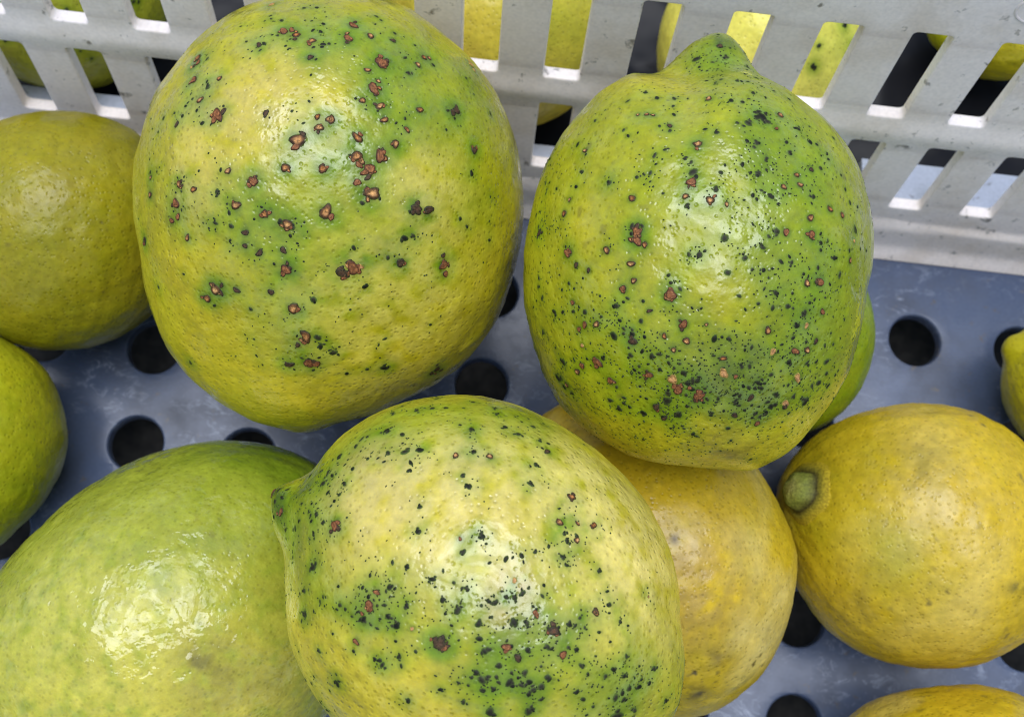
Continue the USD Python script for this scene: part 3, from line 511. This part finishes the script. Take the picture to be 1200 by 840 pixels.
B = lemon('green lemon densely peppered with black specks, blunt tip pointing up at the wall', (820, 318), 205, 232, 88, 0, 74.0, 7, SKIN, blunt=.10, nip=(7.2, .20), nip_shift=(0.0, 0.0), egg=-0.02, dent=1.0, seed=2, outline=[(800,57), (820,45), (845,37), (870,48), (885,75), (740,85), (680,130), (640,190), (620,260), (613,340), (630,420), (660,480), (720,525), (790,545), (880,552), (930,525), (960,490), (1000,420), (1015,340), (1022,260), (1000,180), (950,125), (905,95)], green=.58, freckle=.4,
    blobs=[(840, 70, 50, 1.0), (930, 200, 90, .92), (960, 330, 90, .82), (760, 90, 55, .35), (690, 250, 60, .34), (660, 330, 60, .4), (790, 400, 60, .38), (740, 200, 50, .55), (840, 210, 50, .6), (860, 450, 90, .68), (930, 430, 70, .7), (700, 420, 50, .45), (640, 420, 50, .45), (760, 440, 50, .65),
           (720, 520, 55, .08), (830, 530, 80, .05), (930, 500, 50, .2), (850, 350, 40, .5)],
    stains=[(848, 52, 22, (.045, .085, .01), .8), (860, 534, 26, (.17, .13, .02), .8), (835, 528, 30, (.2, .16, .02), .6), (870, 445, 60, (.09, .11, .015), .55), (1000, 420, 50, (.14, .14, .02), .6)])
finish(B, sb, kb, halo=.45, micro=1.6)
sc, kc = spots(C_SPOTS)
kc = kc + peppered([(600, 760, 150, 60, 90), (720, 800, 110, 50, 50), (450, 690, 70, 40, 30), (370, 600, 60, 90, 40), (480, 510, 110, 40, 30), (670, 630, 40, 50, 18)])
C = lemon('pale yellow lemon in front, black spots across its face and dark green tip at left', (565, 690), 222, 240, 158, 0, 75.6, 7, SKIN, blunt=.14, nip=(2.6, .16), egg=-0.04, dent=2.0, seed=3, outline=[(318,575), (317,590), (318,606), (345,560), (400,510), (460,475), (530,462), (600,472), (660,500), (720,545), (770,610), (790,660), (797,720), (803,775), (796,830), (328,640), (335,700), (345,770), (375,825)], green=.10, freckle=.3, yel=(.56, .445, .032),
    blobs=[(335, 600, 50, 1.0), (370, 560, 55, .8), (440, 510, 60, .75), (530, 485, 60, .75), (620, 490, 55, .7), (370, 680, 40, .55), (670, 630, 38, .62), (440, 700, 45, .55), (600, 760, 70, .66), (700, 730, 50, .6), (720, 800, 80, .6), (560, 720, 45, .45), (600, 545, 60, .38), (660, 550, 50, .4), (790, 810, 50, .45),
           (460, 590, 60, .02), (560, 600, 50, .05), (740, 640, 60, .05), (480, 790, 60, .02), (420, 800, 60, .05), (520, 745, 25, .05), (655, 790, 30, .1), (710, 750, 20, .1)],
    stains=[(322, 588, 20, (.03, .06, .008), .85), (350, 640, 40, (.09, .15, .01), .6), (540, 590, 90, (.66, .54, .17), .75), (745, 640, 100, (.76, .61, .16), .9), (690, 560, 60, (.64, .53, .14), .7), (440, 590, 55, (.62, .5, .15), .75), (605, 680, 22, (.42, .27, .08), .6), (590, 715, 22, (.36, .25, .05), .6), (430, 545, 40, (.42, .34, .10), .6)])
finish(C, sc, kc, halo=.7, micro=1.0)
D = lemon('large smooth green-yellow lemon with a wet shine, lower left corner', (195, 728), 210, 250, 22, 0, 32.0, 7, WET, nip=(2.5, .25), egg=-.03, seed=4, outline=[(370,540), (320,520), (260,515), (200,525), (120,560), (50,615), (0,668)], green=.42, rough=.8, freckle=.35, yel=(.45, .43, .05), grn=(.115, .195, .005),
    blobs=[(330, 555, 120, 1.0), (250, 600, 80, .6), (60, 640, 80, .45), (230, 810, 110, .12), (120, 780, 90, .28), (30, 760, 60, .4), (330, 720, 70, .5), (120, 620, 70, .5)],
    stains=[(250, 850, 130, (.58, .48, .065), .85), (90, 830, 110, (.54, .47, .06), .75), (70, 700, 70, (.48, .45, .09), .5), (255, 790, 40, (.17, .15, .03), .6), (230, 775, 14, (.12, .10, .03), .6), (90, 600, 22, (.15, .17, .03), .4), (320, 800, 30, (.2, .18, .03), .4)])
finish(D)

def stem_end(L, root, put):
    """A small green button in a shallow ring where the stalk broke off."""
    i = L['on'](941, 576)[0]; t = np.linspace(0, 2 * np.pi, 26, endpoint=False); rng = np.random.default_rng(5)
    n = L['n'][i]; V, f = [], []
    prof = [(0.5, 3.4), (1.7, 3.2), (2.9, 2.6), (3.6, 1.5), (3.9, 0.55), (4.8, 0.75), (5.8, 0.35), (7.4, -0.25)]
    P = np.vstack([np.column_stack([np.cos(t), np.sin(t)]) * r * (1 + (0.04 * np.sin(5 * t) if r > 2 else 0 * t))[:, None] for r, h in prof]); H = np.concatenate([np.full(26, h) for r, h in prof])
    H = H + rng.normal(0, .03, len(H)) + 0.12 * np.tile(np.cos(5 * t + .6), len(prof)) * np.repeat([0, 1, 1, 1, 0, 1, 0, 0], 26)
    for a in range(len(prof) - 1):
        for k in range(26):
            j = (k + 1) % 26; f += [(a * 26 + k, (a + 1) * 26 + k, (a + 1) * 26 + j), (a * 26 + k, (a + 1) * 26 + j, a * 26 + j)]
    f += [(0, k, k + 1) for k in range(1, 25)]
    col = np.vstack([np.tile(c, (26, 1)) for c in ((.27, .26, .07), (.24, .25, .05), (.18, .20, .03), (.13, .13, .02), (.05, .042, .010), (.20, .17, .018), (.33, .25, .014), (.46, .33, .016))])
    obj('stem_button', trimesh.Trimesh(put(drape(L, i, P, H)), f, process=False), SCAB, root, smooth=True, color=col)

OR = (.51, .345, .012)
Ee = lemon('orange-yellow lemon with a green stem button, at the right edge', (1080, 628), 155, 165, 160, 0, 25.6, 6, DULL, nip=(0.5, .3), egg=-.03, seed=5, outline=[(910,570), (925,540), (960,505), (1020,480), (1090,473), (1150,485), (1200,518), (915,640), (940,700), (985,750), (1050,778), (1090,783), (1150,778), (1195,755)], green=.0, yel=OR, pale=.25, freckle=.8, rough=1.5,
    blobs=[(1040, 640, 50, .40), (945, 590, 50, .45), (1000, 540, 60, .18)], stains=[(1100, 590, 60, (.56, .42, .12), .6), (1000, 700, 30, (.27, .19, .02), .5), (1085, 545, 30, (.25, .2, .03), .5), (1040, 720, 40, (.25, .19, .02), .4), (1060, 545, 40, (.3, .23, .03), .4), (1192, 690, 10, (.1, .09, .02), .8)])
finish(Ee, extra=stem_end)
finish(lemon('orange-yellow lemon cut off by the bottom right of the picture', (1125, 972), 170, 180, 0, 0, 26.6, 6, DULL, seed=6, outline=[(1000,835), (1040,815), (1110,803), (1190,811)], green=.0, yel=OR, pale=.5, freckle=.6, rough=1.3))
finish(lemon('orange-yellow lemon wedged beneath the speckled green one and behind the pale front one', (768, 655), 163, 200, 125, 0, 31.7, 6, DULL, seed=7, outline=[(645,480), (935,650), (930,700), (910,760), (870,810), (825,838), (915,595)], green=.02, yel=OR, pale=.6, freckle=1.0, rough=1.4,
    stains=[(825, 710, 60, (.26, .18, .04), .55), (815, 812, 16, (.08, .06, .02), .9), (845, 770, 14, (.16, .11, .03), .7), (800, 660, 50, (.42, .28, .10), .5), (792, 632, 5, (.05, .05, .07), .9)]))
finish(lemon('dull olive-yellow lemon at the upper left edge of the picture', (70, 272), 142, 130, 90, 0, 24.4, 6, DULL, seed=8, outline=[(0,140), (40,131), (80,130), (130,140), (160,155), (75,410), (100,409), (150,390), (20,405)], green=.28, yel=(.31, .235, .007), grn=(.13, .19, .006), freckle=.6, rough=1.3, nip=(.5, .3)))
finish(lemon('smooth green lemon cut off by the left edge, below the olive one', (-40, 518), 122, 130, 90, 0, 20.7, 6, DULL, seed=9, outline=[(2,395), (40,420), (70,470), (78,520), (60,570), (20,620), (2,638)], green=.6, freckle=.5, nip=(.5, .3)))
finish(lemon('small yellow lemon with a nub, just showing at the right edge', (1270, 455), 90, 96, 150, 0, 16.7, 6, DULL, seed=10, green=.3, freckle=.2, nip=(2.2, .2)))
finish(lemon('added small green lemon standing in for a ghosted edge at the right of the speckled green one', (896, 391), 128, 128, 90, 0, 22.7, 6, DULL, seed=11, green=.85, freckle=.2, nip=(0.5, .3)))  # added lemon, stands in for a ghost image of the speckled one's edge
rb = np.random.default_rng(77)
def few(n, cx, cy, rx, ry, r): return [(cx + rx * math.sqrt(rb.random()) * math.cos(t), cy + ry * math.sqrt(rb.random()) * math.sin(t), r * rb.uniform(.6, 1.5)) for t in rb.uniform(0, 6.28, n)]
finish(lemon('dull green lemon with dark specks behind the left slots of the wall', (70, -20), 125, 125, 90, 0, 23.6, 6, DULL, seed=12, green=.5, yel=(.5, .42, .04), freckle=.6, nip=(.5, .3)), specks=few(45, 70, -15, 105, 100, 2.2))
finish(lemon('clean yellow lemon behind the middle slots of the wall', (590, 20), 135, 135, 90, 0, 25.3, 6, DULL, seed=13, green=.1, yel=(.62, .47, .05), nip=(.5, .3), blobs=[(670, 20, 75, .5)]))
finish(lemon('bright yellow lemon with green spotted side behind the slots above the green lemon', (895, 55), 125, 125, 90, 0, 23.7, 6, DULL, seed=14, green=.05, yel=(.72, .64, .11), nip=(.5, .3), blobs=[(985, 50, 55, .45)]), specks=[(960, 55, 3), (953, 78, 3.4), (990, 30, 3.5), (998, 62, 4), (1000, 52, 3)])
finish(lemon('yellow lemon behind the rightmost slots of the wall', (1185, 8), 86, 90, 200, 0, 17.2, 6, DULL, seed=15, green=.15, nip=(2.5, .3), blobs=[(1105, 45, 30, .6)]))
